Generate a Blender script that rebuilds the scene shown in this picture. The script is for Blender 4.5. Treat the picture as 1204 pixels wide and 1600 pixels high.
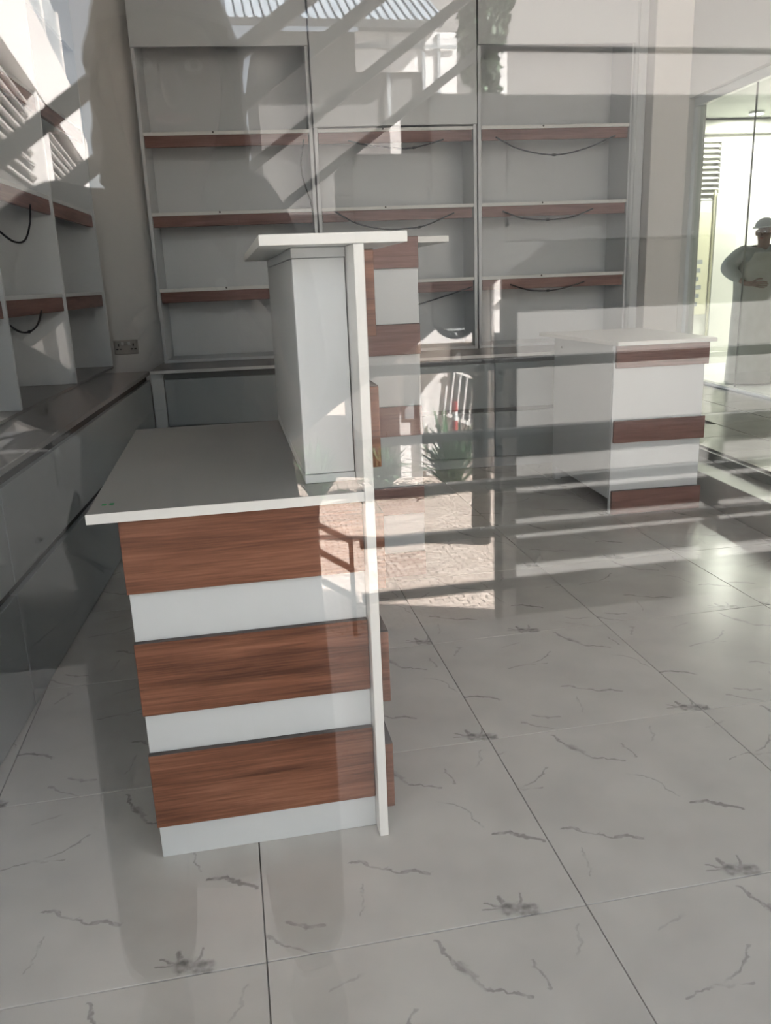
import bpy, bmesh, math, random
from mathutils import Vector, Matrix, Euler
random.seed(7)
sc = bpy.context.scene
COL = sc.collection
for o in list(bpy.data.objects):
    bpy.data.objects.remove(o)

# ------------------------------------------------------------------ camera, sky, sun, exposure
# world axes: x along the shop front, y into the shop, z up; the shop floor is z = 0
GLASS_Y = 0.42                       # plane of the shop-front glazing
CAM_H = 1.16
PITCH, ROLL, YAW = map(math.radians, (15.71995, -2.23182, 10.24666))
FPX = 1288.43                        # focal length in pixels of a 1204 x 1600 frame
cam = bpy.data.cameras.new('camera')
cam.sensor_fit = 'HORIZONTAL'; cam.sensor_width = 36.0; cam.lens = 36.0 * FPX / 1204.0
cam.clip_start = 0.02; cam.clip_end = 200
camo = bpy.data.objects.new('camera', cam); COL.objects.link(camo)
def _axes():
    r = Vector((1, 0, 0)); f = Vector((0, math.cos(PITCH), -math.sin(PITCH))); u = Vector((0, math.sin(PITCH), math.cos(PITCH)))
    r2 = math.cos(ROLL) * r + math.sin(ROLL) * u; u2 = -math.sin(ROLL) * r + math.cos(ROLL) * u
    c, s = math.cos(YAW), math.sin(YAW)
    M = Matrix(((c, s, 0), (-s, c, 0), (0, 0, 1)))
    return M @ r2, M @ u2, M @ f
_r, _u, _f = _axes()
camo.matrix_world = Matrix(((_r.x, _u.x, -_f.x, 0), (_r.y, _u.y, -_f.y, 0), (_r.z, _u.z, -_f.z, CAM_H), (0, 0, 0, 1)))
sc.camera = camo

SUN_DIR = Vector((0.69, 0.29, 0.66)).normalized()      # towards the sun
w = bpy.data.worlds.new('sky'); sc.world = w; w.use_nodes = True
wn = w.node_tree; wn.nodes.clear()
sky = wn.nodes.new('ShaderNodeTexSky'); sky.sky_type = 'NISHITA'; sky.sun_disc = False
sky.sun_elevation = math.asin(SUN_DIR.z); sky.sun_rotation = math.atan2(SUN_DIR.x, SUN_DIR.y)
sky.air_density = 1.0; sky.dust_density = 2.5; sky.ozone_density = 1.0
bg = wn.nodes.new('ShaderNodeBackground'); bg.inputs['Strength'].default_value = 0.5
wo = wn.nodes.new('ShaderNodeOutputWorld')
hz = wn.nodes.new('ShaderNodeHueSaturation'); hz.inputs['Saturation'].default_value = 0.35      # hazy sky
wn.links.new(sky.outputs[0], hz.inputs['Color']); wn.links.new(hz.outputs[0], bg.inputs[0]); wn.links.new(bg.outputs[0], wo.inputs[0])
sun = bpy.data.lights.new('sun', 'SUN'); sun.energy = 46.0; sun.angle = math.radians(0.55); sun.color = (1.0, 0.965, 0.93)
suno = bpy.data.objects.new('sun', sun); COL.objects.link(suno)
suno.rotation_euler = (-SUN_DIR).to_track_quat('-Z', 'Y').to_euler()

sc.view_settings.view_transform = 'Standard'; sc.view_settings.look = 'None'
sc.view_settings.gamma = 1.0; sc.view_settings.exposure = 0.88; sc.view_settings.use_curve_mapping = False
try:
    sc.cycles.max_bounces = 5; sc.cycles.diffuse_bounces = 3; sc.cycles.glossy_bounces = 3; sc.cycles.transmission_bounces = 2; sc.cycles.transparent_max_bounces = 12
    sc.cycles.use_adaptive_sampling = True; sc.cycles.adaptive_threshold = 0.08; sc.cycles.adaptive_min_samples = 16; sc.cycles.sample_clamp_indirect = 6.0; sc.cycles.caustics_reflective = False
except Exception:
    pass

# ------------------------------------------------------------------ materials
def lin(r, g, b):
    f = lambda c: (c / 255 / 12.92) if c / 255 <= 0.04045 else ((c / 255 + 0.055) / 1.055) ** 2.4
    return (f(r), f(g), f(b), 1)
MATS = {}
def mat(name, col, rough=0.5, spec=0.5, metal=0.0, vary=0.0, scale=6.0, bump=0.0, bscale=40.0):
    m = bpy.data.materials.new(name); m.use_nodes = True
    nt = m.node_tree; b = nt.nodes['Principled BSDF']
    b.inputs['Roughness'].default_value = rough; b.inputs['Metallic'].default_value = metal
    b.inputs['Specular IOR Level'].default_value = spec
    b.inputs['Base Color'].default_value = col
    if vary or bump:
        tc = nt.nodes.new('ShaderNodeTexCoord')
    if vary:
        n = nt.nodes.new('ShaderNodeTexNoise'); n.inputs['Scale'].default_value = scale; n.inputs['Detail'].default_value = 4
        nt.links.new(tc.outputs['Object'], n.inputs['Vector'])
        r = nt.nodes.new('ShaderNodeMapRange')
        r.inputs['From Min'].default_value = 0.3; r.inputs['From Max'].default_value = 0.7
        r.inputs['To Min'].default_value = 1 - vary; r.inputs['To Max'].default_value = 1 + vary
        mx = nt.nodes.new('ShaderNodeMix'); mx.data_type = 'RGBA'; mx.blend_type = 'MULTIPLY'; mx.inputs['Factor'].default_value = 1
        mx.inputs['A'].default_value = col
        nt.links.new(n.outputs['Fac'], r.inputs['Value'])
        cb = nt.nodes.new('ShaderNodeCombineColor')
        for k in range(3): nt.links.new(r.outputs[0], cb.inputs[k])
        nt.links.new(cb.outputs[0], mx.inputs['B']); nt.links.new(mx.outputs['Result'], b.inputs['Base Color'])
    if bump:
        n2 = nt.nodes.new('ShaderNodeTexNoise'); n2.inputs['Scale'].default_value = bscale; n2.inputs['Detail'].default_value = 5
        nt.links.new(tc.outputs['Object'], n2.inputs['Vector'])
        bp = nt.nodes.new('ShaderNodeBump'); bp.inputs['Strength'].default_value = bump; bp.inputs['Distance'].default_value = 0.004
        nt.links.new(n2.outputs['Fac'], bp.inputs['Height']); nt.links.new(bp.outputs[0], b.inputs['Normal'])
    MATS[name] = m
    return m

mat('white_laminate', (0.67, 0.70, 0.71, 1), 0.32, 0.5, vary=0.015, scale=3)
mat('white_edge', (0.82, 0.82, 0.79, 1), 0.35)
mat('cabinet_white', (0.62, 0.65, 0.65, 1), 0.40, vary=0.02, scale=3)
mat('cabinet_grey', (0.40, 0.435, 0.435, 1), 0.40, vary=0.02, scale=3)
mat('worktop', (0.31, 0.30, 0.285, 1), 0.35, vary=0.03, scale=4)
mat('desk_top', (0.32, 0.315, 0.30, 1), 0.4, vary=0.02, scale=4)
mat('raw_edge', (0.10, 0.085, 0.08, 1), 0.7)
mat('groove', (0.05, 0.052, 0.05, 1), 0.8)  # cabinet carcass tone, darkened to stand for shade in the finger grooves
mat('groove_back', (0.20, 0.205, 0.20, 1), 0.8)  # lighter groove shade for the back run, likewise put into the colour
mat('wall_paint', (0.80, 0.785, 0.75, 1), 0.6, vary=0.025, scale=1.5, bump=0.08, bscale=60)
mat('ceiling_paint', (0.86, 0.86, 0.85, 1), 0.7, vary=0.02, scale=1)
mat('step_stone', (0.50, 0.485, 0.46, 1), 0.25, vary=0.05, scale=5)
mat('white_metal', (0.74, 0.76, 0.74, 1), 0.35)
mat('aluminium', (0.55, 0.56, 0.54, 1), 0.35, metal=0.6)
mat('dark_metal', (0.035, 0.036, 0.036, 1), 0.45, vary=0.1, scale=8)
mat('stair_paint', (0.05, 0.05, 0.05, 1), 0.7, vary=0.1, scale=5)
mat('cable_black', (0.02, 0.02, 0.025, 1), 0.5)
mat('socket_plastic', (0.50, 0.47, 0.42, 1), 0.4)
mat('hole_black', (0.01, 0.01, 0.01, 1), 0.8)
mat('green_sticker', (0.01, 0.30, 0.09, 1), 0.5)
mat('grout', (0.36, 0.345, 0.325, 1), 0.8)
mat('sill_dark', (0.22, 0.225, 0.21, 1), 0.35)
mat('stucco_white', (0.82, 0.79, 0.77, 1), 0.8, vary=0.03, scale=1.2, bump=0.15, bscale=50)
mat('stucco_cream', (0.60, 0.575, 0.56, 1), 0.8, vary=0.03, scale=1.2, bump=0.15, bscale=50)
mat('stucco_pale', (0.34, 0.33, 0.32, 1), 0.85, vary=0.03, scale=0.4)
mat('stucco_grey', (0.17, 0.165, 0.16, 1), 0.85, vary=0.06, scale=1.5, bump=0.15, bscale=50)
mat('shadow_wall', (0.07, 0.065, 0.06, 1), 0.85, vary=0.06, scale=1.5)  # shade put into the colour: foot of the building, gaps between louvres
mat('under_wall', (0.40, 0.39, 0.375, 1), 0.85, vary=0.05, scale=1.5)  # grey holds the shade of a white wall below the landing
mat('louvre_white', (0.80, 0.79, 0.78, 1), 0.5)
mat('roof_sheet', (0.30, 0.34, 0.38, 1), 0.45, vary=0.05, scale=3)
mat('frosted_panel', (0.42, 0.44, 0.45, 1), 0.25)
mat('window_dark', (0.05, 0.06, 0.065, 1), 0.12)
mat('leaf', (0.045, 0.095, 0.04, 1), 0.55, vary=0.35, scale=9)
mat('bark', (0.06, 0.05, 0.042, 1), 0.85, vary=0.3, scale=12)
mat('red_paint', (0.35, 0.04, 0.035, 1), 0.5)
mat('sign_black', (0.02, 0.022, 0.024, 1), 0.4)
mat('sign_white', (0.7, 0.72, 0.72, 1), 0.5)
mat('skin', (0.14, 0.07, 0.045, 1), 0.5, vary=0.06, scale=20)
mat('hair_black', (0.012, 0.010, 0.010, 1), 0.6, vary=0.2, scale=60)
mat('shirt_dark', (0.035, 0.035, 0.042, 1), 0.85, vary=0.15, scale=12, bump=0.2, bscale=25)
mat('trouser_dark', (0.028, 0.03, 0.036, 1), 0.85, vary=0.15, scale=12, bump=0.2, bscale=25)
mat('shirt_grey', (0.30, 0.32, 0.32, 1), 0.85, vary=0.1, scale=12, bump=0.2, bscale=25)
mat('trouser_khaki', (0.34, 0.34, 0.31, 1), 0.85, vary=0.08, scale=12, bump=0.2, bscale=25)
mat('cap_grey', (0.26, 0.28, 0.29, 1), 0.8)
mat('shoe_black', (0.02, 0.02, 0.02, 1), 0.5)
mat('phone_black', (0.02, 0.02, 0.022, 1), 0.25)
mat('veranda_tile', (0.42, 0.40, 0.38, 1), 0.5, vary=0.15, scale=4)
mat('corridor_white', (0.80, 0.80, 0.74, 1), 0.6, vary=0.02, scale=2)
mat('corridor_cream', (0.80, 0.78, 0.58, 1), 0.6, vary=0.02, scale=2)
mat('corridor_ceiling', (0.52, 0.54, 0.50, 1), 0.6)
mat('corridor_floor', (0.74, 0.74, 0.72, 1), 0.35, vary=0.03, scale=3)

def wood_mat(name, dark, mid, light):
    m = bpy.data.materials.new(name); m.use_nodes = True
    nt = m.node_tree; b = nt.nodes['Principled BSDF']; b.inputs['Roughness'].default_value = 0.42
    L = nt.links.new
    tc = nt.nodes.new('ShaderNodeTexCoord')
    oi = nt.nodes.new('ShaderNodeObjectInfo')
    ad = nt.nodes.new('ShaderNodeVectorMath'); ad.operation = 'MULTIPLY_ADD'
    ad.inputs[1].default_value = (1, 1, 1)
    sh = nt.nodes.new('ShaderNodeVectorMath'); sh.operation = 'SCALE'; sh.inputs[0].default_value = (3.1, 7.7, 5.3)
    L(oi.outputs['Random'], sh.inputs['Scale'])
    L(tc.outputs['Generated'], ad.inputs[0])
    L(tc.outputs['Object'], ad.inputs[0]); L(sh.outputs[0], ad.inputs[2])
    # grain runs along the horizontal length of a board: stretch x and y, keep z fine
    mp = nt.nodes.new('ShaderNodeMapping'); mp.inputs['Scale'].default_value = (2.2, 2.2, 34)
    L(ad.outputs[0], mp.inputs['Vector'])
    n1 = nt.nodes.new('ShaderNodeTexNoise'); n1.inputs['Scale'].default_value = 1.0; n1.inputs['Detail'].default_value = 5; n1.inputs['Distortion'].default_value = 0.8
    L(mp.outputs[0], n1.inputs['Vector'])
    mp2 = nt.nodes.new('ShaderNodeMapping'); mp2.inputs['Scale'].default_value = (9, 9, 260)
    L(ad.outputs[0], mp2.inputs['Vector'])
    n2 = nt.nodes.new('ShaderNodeTexNoise'); n2.inputs['Scale'].default_value = 1.0; n2.inputs['Detail'].default_value = 3
    L(mp2.outputs[0], n2.inputs['Vector'])
    mx = nt.nodes.new('ShaderNodeMix'); mx.data_type = 'FLOAT'; mx.inputs['Factor'].default_value = 0.38
    L(n1.outputs['Fac'], mx.inputs['A']); L(n2.outputs['Fac'], mx.inputs['B'])
    cr = nt.nodes.new('ShaderNodeValToRGB')
    cr.color_ramp.elements[0].position = 0.34; cr.color_ramp.elements[0].color = dark
    cr.color_ramp.elements[1].position = 0.66; cr.color_ramp.elements[1].color = light
    e = cr.color_ramp.elements.new(0.5); e.color = mid
    L(mx.outputs['Result'], cr.inputs['Fac']); L(cr.outputs[0], b.inputs['Base Color'])
    MATS[name] = m
wood_mat('red_wood', (0.098, 0.035, 0.018, 1), (0.21, 0.083, 0.045, 1), (0.32, 0.143, 0.085, 1))
wood_mat('shelf_wood', (0.135, 0.055, 0.042, 1), (0.215, 0.098, 0.077, 1), (0.275, 0.14, 0.112, 1))  # paler, pinker wood: haze of the window reflection is mixed in

def glass_mat(name, tint, f0=0.042):
    # clear pane: straight-through transmission plus a mirror reflection that follows Schlick's law on either face
    m = bpy.data.materials.new(name); m.use_nodes = True
    nt = m.node_tree; nt.nodes.clear(); L = nt.links.new
    out = nt.nodes.new('ShaderNodeOutputMaterial')
    tr = nt.nodes.new('ShaderNodeBsdfTransparent'); tr.inputs[0].default_value = tint
    gl = nt.nodes.new('ShaderNodeBsdfGlossy'); gl.inputs['Roughness'].default_value = 0.0; gl.inputs[0].default_value = (1, 1, 1, 1)
    ge = nt.nodes.new('ShaderNodeNewGeometry')
    d = nt.nodes.new('ShaderNodeVectorMath'); d.operation = 'DOT_PRODUCT'
    L(ge.outputs['Normal'], d.inputs[0]); L(ge.outputs['Incoming'], d.inputs[1])
    ab = nt.nodes.new('ShaderNodeMath'); ab.operation = 'ABSOLUTE'; L(d.outputs['Value'], ab.inputs[0])
    om = nt.nodes.new('ShaderNodeMath'); om.operation = 'SUBTRACT'; om.inputs[0].default_value = 1; L(ab.outputs[0], om.inputs[1])
    pw = nt.nodes.new('ShaderNodeMath'); pw.operation = 'POWER'; L(om.outputs[0], pw.inputs[0]); pw.inputs[1].default_value = 5
    ma = nt.nodes.new('ShaderNodeMath'); ma.operation = 'MULTIPLY_ADD'; L(pw.outputs[0], ma.inputs[0])
    ma.inputs[1].default_value = 1 - f0; ma.inputs[2].default_value = f0
    mx = nt.nodes.new('ShaderNodeMixShader'); L(ma.outputs[0], mx.inputs[0]); L(tr.outputs[0], mx.inputs[1]); L(gl.outputs[0], mx.inputs[2])
    L(mx.outputs[0], out.inputs[0])
    MATS[name] = m
glass_mat('clear_glass', (0.905, 0.91, 0.905, 1))
glass_mat('green_glass', (0.955, 0.975, 0.955, 1))

def emit_mat(name, col, s):
    m = bpy.data.materials.new(name); m.use_nodes = True
    b = m.node_tree.nodes['Principled BSDF']
    b.inputs['Emission Color'].default_value = col; b.inputs['Emission Strength'].default_value = s
    MATS[name] = m
emit_mat('lamp_glow', (1.0, 0.98, 0.90, 1), 14)

# marble-look porcelain: one print, repeated on every tile, laid out in the tile's own UV (metres)
PITCH_T = 0.605
def seg_group():
    g = bpy.data.node_groups.new('vein_segment', 'ShaderNodeTree')
    for n, t in (('P', 'NodeSocketVector'), ('A', 'NodeSocketVector'), ('B', 'NodeSocketVector'), ('Width', 'NodeSocketFloat'), ('Amount', 'NodeSocketFloat')):
        g.interface.new_socket(n, in_out='INPUT', socket_type=t)
    g.interface.new_socket('Mask', in_out='OUTPUT', socket_type='NodeSocketFloat')
    N = g.nodes; L = g.links.new
    gi = N.new('NodeGroupInput'); go = N.new('NodeGroupOutput')
    def vm(op, a, b=None):
        n = N.new('ShaderNodeVectorMath'); n.operation = op
        L(a, n.inputs[0])
        if b is not None: L(b, n.inputs[1])
        return n
    pa = vm('SUBTRACT', gi.outputs['P'], gi.outputs['A']); ba = vm('SUBTRACT', gi.outputs['B'], gi.outputs['A'])
    d1 = vm('DOT_PRODUCT', pa.outputs[0], ba.outputs[0]); d2 = vm('DOT_PRODUCT', ba.outputs[0], ba.outputs[0])
    dv = N.new('ShaderNodeMath'); dv.operation = 'DIVIDE'; dv.use_clamp = True
    L(d1.outputs['Value'], dv.inputs[0]); L(d2.outputs['Value'], dv.inputs[1])
    s = N.new('ShaderNodeVectorMath'); s.operation = 'SCALE'; L(ba.outputs[0], s.inputs[0]); L(dv.outputs[0], s.inputs['Scale'])
    df = vm('SUBTRACT', pa.outputs[0], s.outputs[0]); ln = vm('LENGTH', df.outputs[0])
    q = N.new('ShaderNodeMath'); q.operation = 'DIVIDE'; L(ln.outputs['Value'], q.inputs[0]); L(gi.outputs['Width'], q.inputs[1])
    r = N.new('ShaderNodeMapRange'); r.interpolation_type = 'SMOOTHSTEP'
    r.inputs['From Min'].default_value = 0.35; r.inputs['From Max'].default_value = 1.0; r.inputs['To Min'].default_value = 1; r.inputs['To Max'].default_value = 0
    L(q.outputs[0], r.inputs['Value'])
    mu = N.new('ShaderNodeMath'); mu.operation = 'MULTIPLY'; L(r.outputs[0], mu.inputs[0]); L(gi.outputs['Amount'], mu.inputs[1])
    L(mu.outputs[0], go.inputs[0])
    return g
def tile_mat():
    m = bpy.data.materials.new('marble_tile'); m.use_nodes = True
    nt = m.node_tree; N = nt.nodes; L = nt.links.new; b = N['Principled BSDF']
    uv = N.new('ShaderNodeUVMap'); uv.uv_map = 'print'
    no = N.new('ShaderNodeTexNoise'); no.inputs['Scale'].default_value = 16; no.inputs['Detail'].default_value = 5; no.inputs['Roughness'].default_value = 0.65
    L(uv.outputs[0], no.inputs['Vector'])
    sb = N.new('ShaderNodeVectorMath'); sb.operation = 'SUBTRACT'; L(no.outputs['Color'], sb.inputs[0]); sb.inputs[1].default_value = (0.5, 0.5, 0.5)
    sc_ = N.new('ShaderNodeVectorMath'); sc_.operation = 'SCALE'; L(sb.outputs[0], sc_.inputs[0]); sc_.inputs['Scale'].default_value = 0.055
    ad = N.new('ShaderNodeVectorMath'); ad.operation = 'ADD'; L(uv.outputs[0], ad.inputs[0]); L(sc_.outputs[0], ad.inputs[1])
    fl = N.new('ShaderNodeVectorMath'); fl.operation = 'MULTIPLY'; L(ad.outputs[0], fl.inputs[0]); fl.inputs[1].default_value = (1, 1, 0)
    sx = N.new('ShaderNodeSeparateXYZ'); L(fl.outputs[0], sx.inputs[0])
    wr_ = N.new('ShaderNodeMath'); wr_.operation = 'WRAP'; L(sx.outputs[0], wr_.inputs[0]); wr_.inputs[1].default_value = 0.0; wr_.inputs[2].default_value = PITCH_T
    cx = N.new('ShaderNodeCombineXYZ'); L(wr_.outputs[0], cx.inputs[0]); L(sx.outputs[1], cx.inputs[1])
    P = cx.outputs[0]
    g = seg_group(); acc = None
    S = [((.455, .022), (.505, .014), .026, 1.15), ((.45, .065), (.455, .03), .006, .8), ((.49, .058), (.48, .025), .006, .8), ((.425, .055), (.45, .03), .005, .7),
         ((.41, .03), (.45, .028), .005, .7), ((.30, .58), (.33, .51), .006, .7), ((.33, .515), (.345, .49), .014, .5), ((.33, .51), (.36, .46), .006, .75), ((.36, .46), (.43, .43), .005, .7),
         ((.46, .50), (.47, .44), .005, .6), ((.50, .238), (.54, .23), .008, .85), ((.54, .23), (.59, .20), .007, .8), ((.41, .38), (.46, .34), .004, .5), ((.46, .34), (.48, .27), .004, .5),
         ((.18, .23), (.28, .17), .005, .7), ((.28, .17), (.34, .158), .006, .7), ((.07, .37), (.19, .40), .004, .6), ((.19, .40), (.24, .45), .005, .6),
         ((.14, .385), (.20, .375), .004, .5), ((.04, .09), (.075, .06), .006, .5), ((.075, .06), (.11, .065), .006, .5), ((.0, .06), (.08, .0), .004, .55),
         ((.18, .07), (.20, .15), .004, .4), ((.54, .50), (.57, .56), .005, .35), ((.10, .52), (.16, .54), .004, .3)]
    for a, c, wd, am in S:
        n = N.new('ShaderNodeGroup'); n.node_tree = g
        L(P, n.inputs['P']); n.inputs['A'].default_value = (*a, 0); n.inputs['B'].default_value = (*c, 0)
        n.inputs['Width'].default_value = wd * 0.85; n.inputs['Amount'].default_value = am * 0.72
        if acc is None: acc = n.outputs[0]
        else:
            mm = N.new('ShaderNodeMath'); mm.operation = 'MAXIMUM'; L(acc, mm.inputs[0]); L(n.outputs[0], mm.inputs[1]); acc = mm.outputs[0]
    # break the veins up and add faint clouding
    n3 = N.new('ShaderNodeTexNoise'); n3.inputs['Scale'].default_value = 30; n3.inputs['Detail'].default_value = 4; L(uv.outputs[0], n3.inputs['Vector'])
    r3 = N.new('ShaderNodeMapRange'); r3.inputs['From Min'].default_value = 0.30; r3.inputs['From Max'].default_value = 0.55; L(n3.outputs['Fac'], r3.inputs['Value'])
    mu = N.new('ShaderNodeMath'); mu.operation = 'MULTIPLY'; L(acc, mu.inputs[0]); L(r3.outputs[0], mu.inputs[1])
    n4 = N.new('ShaderNodeTexNoise'); n4.inputs['Scale'].default_value = 5; n4.inputs['Detail'].default_value = 6; L(uv.outputs[0], n4.inputs['Vector'])
    cr = N.new('ShaderNodeValToRGB'); cr.color_ramp.elements[0].position = 0.3; cr.color_ramp.elements[0].color = (0.56, 0.54, 0.50, 1)
    cr.color_ramp.elements[1].position = 0.6; cr.color_ramp.elements[1].color = (0.65, 0.63, 0.585, 1); L(n4.outputs['Fac'], cr.inputs['Fac'])
    mx = N.new('ShaderNodeMix'); mx.data_type = 'RGBA'; L(mu.outputs[0], mx.inputs['Factor']); L(cr.outputs[0], mx.inputs['A']); mx.inputs['B'].default_value = (0.13, 0.12, 0.115, 1)
    L(mx.outputs['Result'], b.inputs['Base Color'])
    b.inputs['Roughness'].default_value = 0.22; b.inputs['Specular IOR Level'].default_value = 0.45
    MATS['marble_tile'] = m
tile_mat()

def paving_mat():
    m = bpy.data.materials.new('street_setts'); m.use_nodes = True
    nt = m.node_tree; N = nt.nodes; L = nt.links.new; b = N['Principled BSDF']; b.inputs['Roughness'].default_value = 0.9
    tc = N.new('ShaderNodeTexCoord')
    no = N.new('ShaderNodeTexNoise'); no.inputs['Scale'].default_value = 1.3; L(tc.outputs['Object'], no.inputs['Vector'])
    mp = N.new('ShaderNodeMix'); mp.data_type = 'RGBA'; mp.inputs['Factor'].default_value = 0.18
    L(tc.outputs['Object'], mp.inputs['A']); L(no.outputs['Color'], mp.inputs['B'])
    br = N.new('ShaderNodeTexBrick'); br.inputs['Scale'].default_value = 9.0; br.inputs['Mortar Size'].default_value = 0.03
    br.inputs['Color1'].default_value = (0.42, 0.34, 0.29, 1); br.inputs['Color2'].default_value = (0.54, 0.46, 0.40, 1); br.inputs['Mortar'].default_value = (0.14, 0.12, 0.10, 1)
    L(mp.outputs['Result'], br.inputs['Vector'])
    L(br.outputs['Color'], b.inputs['Base Color'])
    bp = N.new('ShaderNodeBump'); bp.inputs['Strength'].default_value = 0.6; bp.inputs['Distance'].default_value = 0.01; bp.invert = True
    L(br.outputs['Fac'], bp.inputs['Height']); L(bp.outputs[0], b.inputs['Normal'])
    MATS['street_setts'] = m
paving_mat()

# ------------------------------------------------------------------ mesh helpers
A_ROOM = math.radians(3.99127)        # the fitted furniture stands 4 degrees off the shop-front line
MR = Matrix.Rotation(-A_ROOM, 4, 'Z')
class MB:
    """collects shapes of ONE part"""
    def __init__(self): self.v = []; self.f = []
    def add(self, vs, fs):
        n = len(self.v); self.v += [tuple(p) for p in vs]; self.f += [tuple(i + n for i in q) for q in fs]; return self
    def box(self, a, b):
        x0, y0, z0 = (min(a[k], b[k]) for k in range(3)); x1, y1, z1 = (max(a[k], b[k]) for k in range(3))
        return self.add([(x0, y0, z0), (x1, y0, z0), (x1, y1, z0), (x0, y1, z0), (x0, y0, z1), (x1, y0, z1), (x1, y1, z1), (x0, y1, z1)],
                        [(3, 2, 1, 0), (4, 5, 6, 7), (0, 1, 5, 4), (1, 2, 6, 5), (2, 3, 7, 6), (3, 0, 4, 7)])
    def bar(self, p, q, wd, ht, up=(0, 0, 1)):
        p, q = Vector(p), Vector(q); d = (q - p).normalized(); up = Vector(up)
        s = d.cross(up)
        s = s.normalized() if s.length > 1e-6 else Vector((1, 0, 0)); t = s.cross(d).normalized()
        vs = []
        for c in (p, q):
            for i, j in ((-1, -1), (1, -1), (1, 1), (-1, 1)): vs.append(c + s * (i * wd / 2) + t * (j * ht / 2))
        return self.add(vs, [(0, 1, 2, 3), (7, 6, 5, 4), (0, 4, 5, 1), (1, 5, 6, 2), (2, 6, 7, 3), (3, 7, 4, 0)])
    def tube(self, pts, r, n=8, cap=True):
        pts = [Vector(p) for p in pts]; rings = []
        rs = r if isinstance(r, (list, tuple)) else [r] * len(pts)
        ref = Vector((0.13, 0.27, 0.95))
        for i, p in enumerate(pts):
            d = (pts[min(i + 1, len(pts) - 1)] - pts[max(i - 1, 0)]).normalized()
            a = d.cross(ref)
            if a.length < 1e-3: a = d.cross(Vector((1, 0, 0)))
            a.normalize(); b = d.cross(a)
            rings.append([p + a * (rs[i] * math.cos(2 * math.pi * k / n)) + b * (rs[i] * math.sin(2 * math.pi * k / n)) for k in range(n)])
        vs = [v for g in rings for v in g]; fs = []
        for i in range(len(pts) - 1):
            for k in range(n): fs.append((i * n + k, i * n + (k + 1) % n, (i + 1) * n + (k + 1) % n, (i + 1) * n + k))
        if cap: fs += [tuple(range(n))[::-1], tuple((len(pts) - 1) * n + k for k in range(n))]
        return self.add(vs, fs)
    def prism(self, poly, axis, a, b):
        """poly: 2-D points; axis 'y': (x, z) swept from y=a to y=b; axis 'z': (x, y) swept in z; axis 'x': (y, z)"""
        def P(p, t): return {'y': (p[0], t, p[1]), 'z': (p[0], p[1], t), 'x': (t, p[0], p[1])}[axis]
        n = len(poly)
        vs = [P(p, a) for p in poly] + [P(p, b) for p in poly]
        fs = [tuple(range(n)), tuple(range(2 * n - 1, n - 1, -1))] + [(i, i + n, (i + 1) % n + n, (i + 1) % n) for i in range(n)]
        return self.add(vs, fs)
    def mesh(self, name, bevel=0.0, smooth=False):
        me = bpy.data.meshes.new(name); me.from_pydata(self.v, [], self.f)
        bm = bmesh.new(); bm.from_mesh(me); bmesh.ops.recalc_face_normals(bm, faces=bm.faces)
        if bevel: bmesh.ops.bevel(bm, geom=list(bm.edges), offset=bevel, segments=1, affect='EDGES', clamp_overlap=True)
        if smooth:
            for f in bm.faces: f.smooth = True
        bm.to_mesh(me); bm.free(); return me
    def build(self, name, m, parent=None, bevel=0.0, smooth=False):
        return link(name, self.mesh(name, bevel, smooth), m, parent)
def link(name, me, m, parent=None):
    if m and not me.materials: me.materials.append(MATS[m])
    o = bpy.data.objects.new(name, me); COL.objects.link(o)
    if parent: o.parent = parent
    return o
def bx(name, a, b, m, parent=None, bevel=0.0012): return MB().box(a, b).build(name, m, parent, bevel)
def tag(o, label=None, cat=None, group=None, kind=None):
    if label: o['label'] = label
    if cat: o['category'] = cat
    if group: o['group'] = group
    if kind: o['kind'] = kind
    return o
def thing(name, label, cat, loc=(0, 0, 0), rz=0.0, group=None, kind=None):
    o = bpy.data.objects.new(name, None); COL.objects.link(o); o.empty_display_size = 0.1
    o.location = loc; o.rotation_euler = (0, 0, rz)
    return tag(o, label, cat, group, kind)
def rp(x, y, z=0.0):
    """a point given in the fitted-furniture axes -> world"""
    return MR @ Vector((x, y, z))
def room_thing(name, label, cat, x, y, z=0.0, group=None, kind=None, extra=0.0):
    return thing(name, label, cat, rp(x, y, z), -A_ROOM + extra, group, kind)
def struct(name, mb, m, parent=None, room=False, bevel=0.0, label=None, cat=None):
    o = mb.build(name, m, parent, bevel)
    if room and not parent: o.rotation_euler = (0, 0, -A_ROOM)
    if not parent: o['kind'] = 'structure'
    tag(o, label, cat)
    return o

# ------------------------------------------------------------------ the shop: floor, walls, ceiling
fl = struct('floor', MB().box((-2.2, GLASS_Y + 0.06, -0.12), (3.0, 6.4, -0.0105)), 'grout', label='pale marble-look tiled shop floor with grey veins', cat='floor')
def tile_mesh(off):
    mb = MB().box((0.0012, 0.0012, -0.0105), (PITCH_T - 0.0012, PITCH_T - 0.0012, 0.0))
    me = mb.mesh('tile', 0.0008)
    ul = me.uv_layers.new(name='print')
    for p in me.polygons:
        for li in p.loop_indices:
            c = me.vertices[me.loops[li].vertex_index].co
            ul.data[li].uv = (c.x + off, c.y)
    me.materials.append(MATS['marble_tile']); return me
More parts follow.
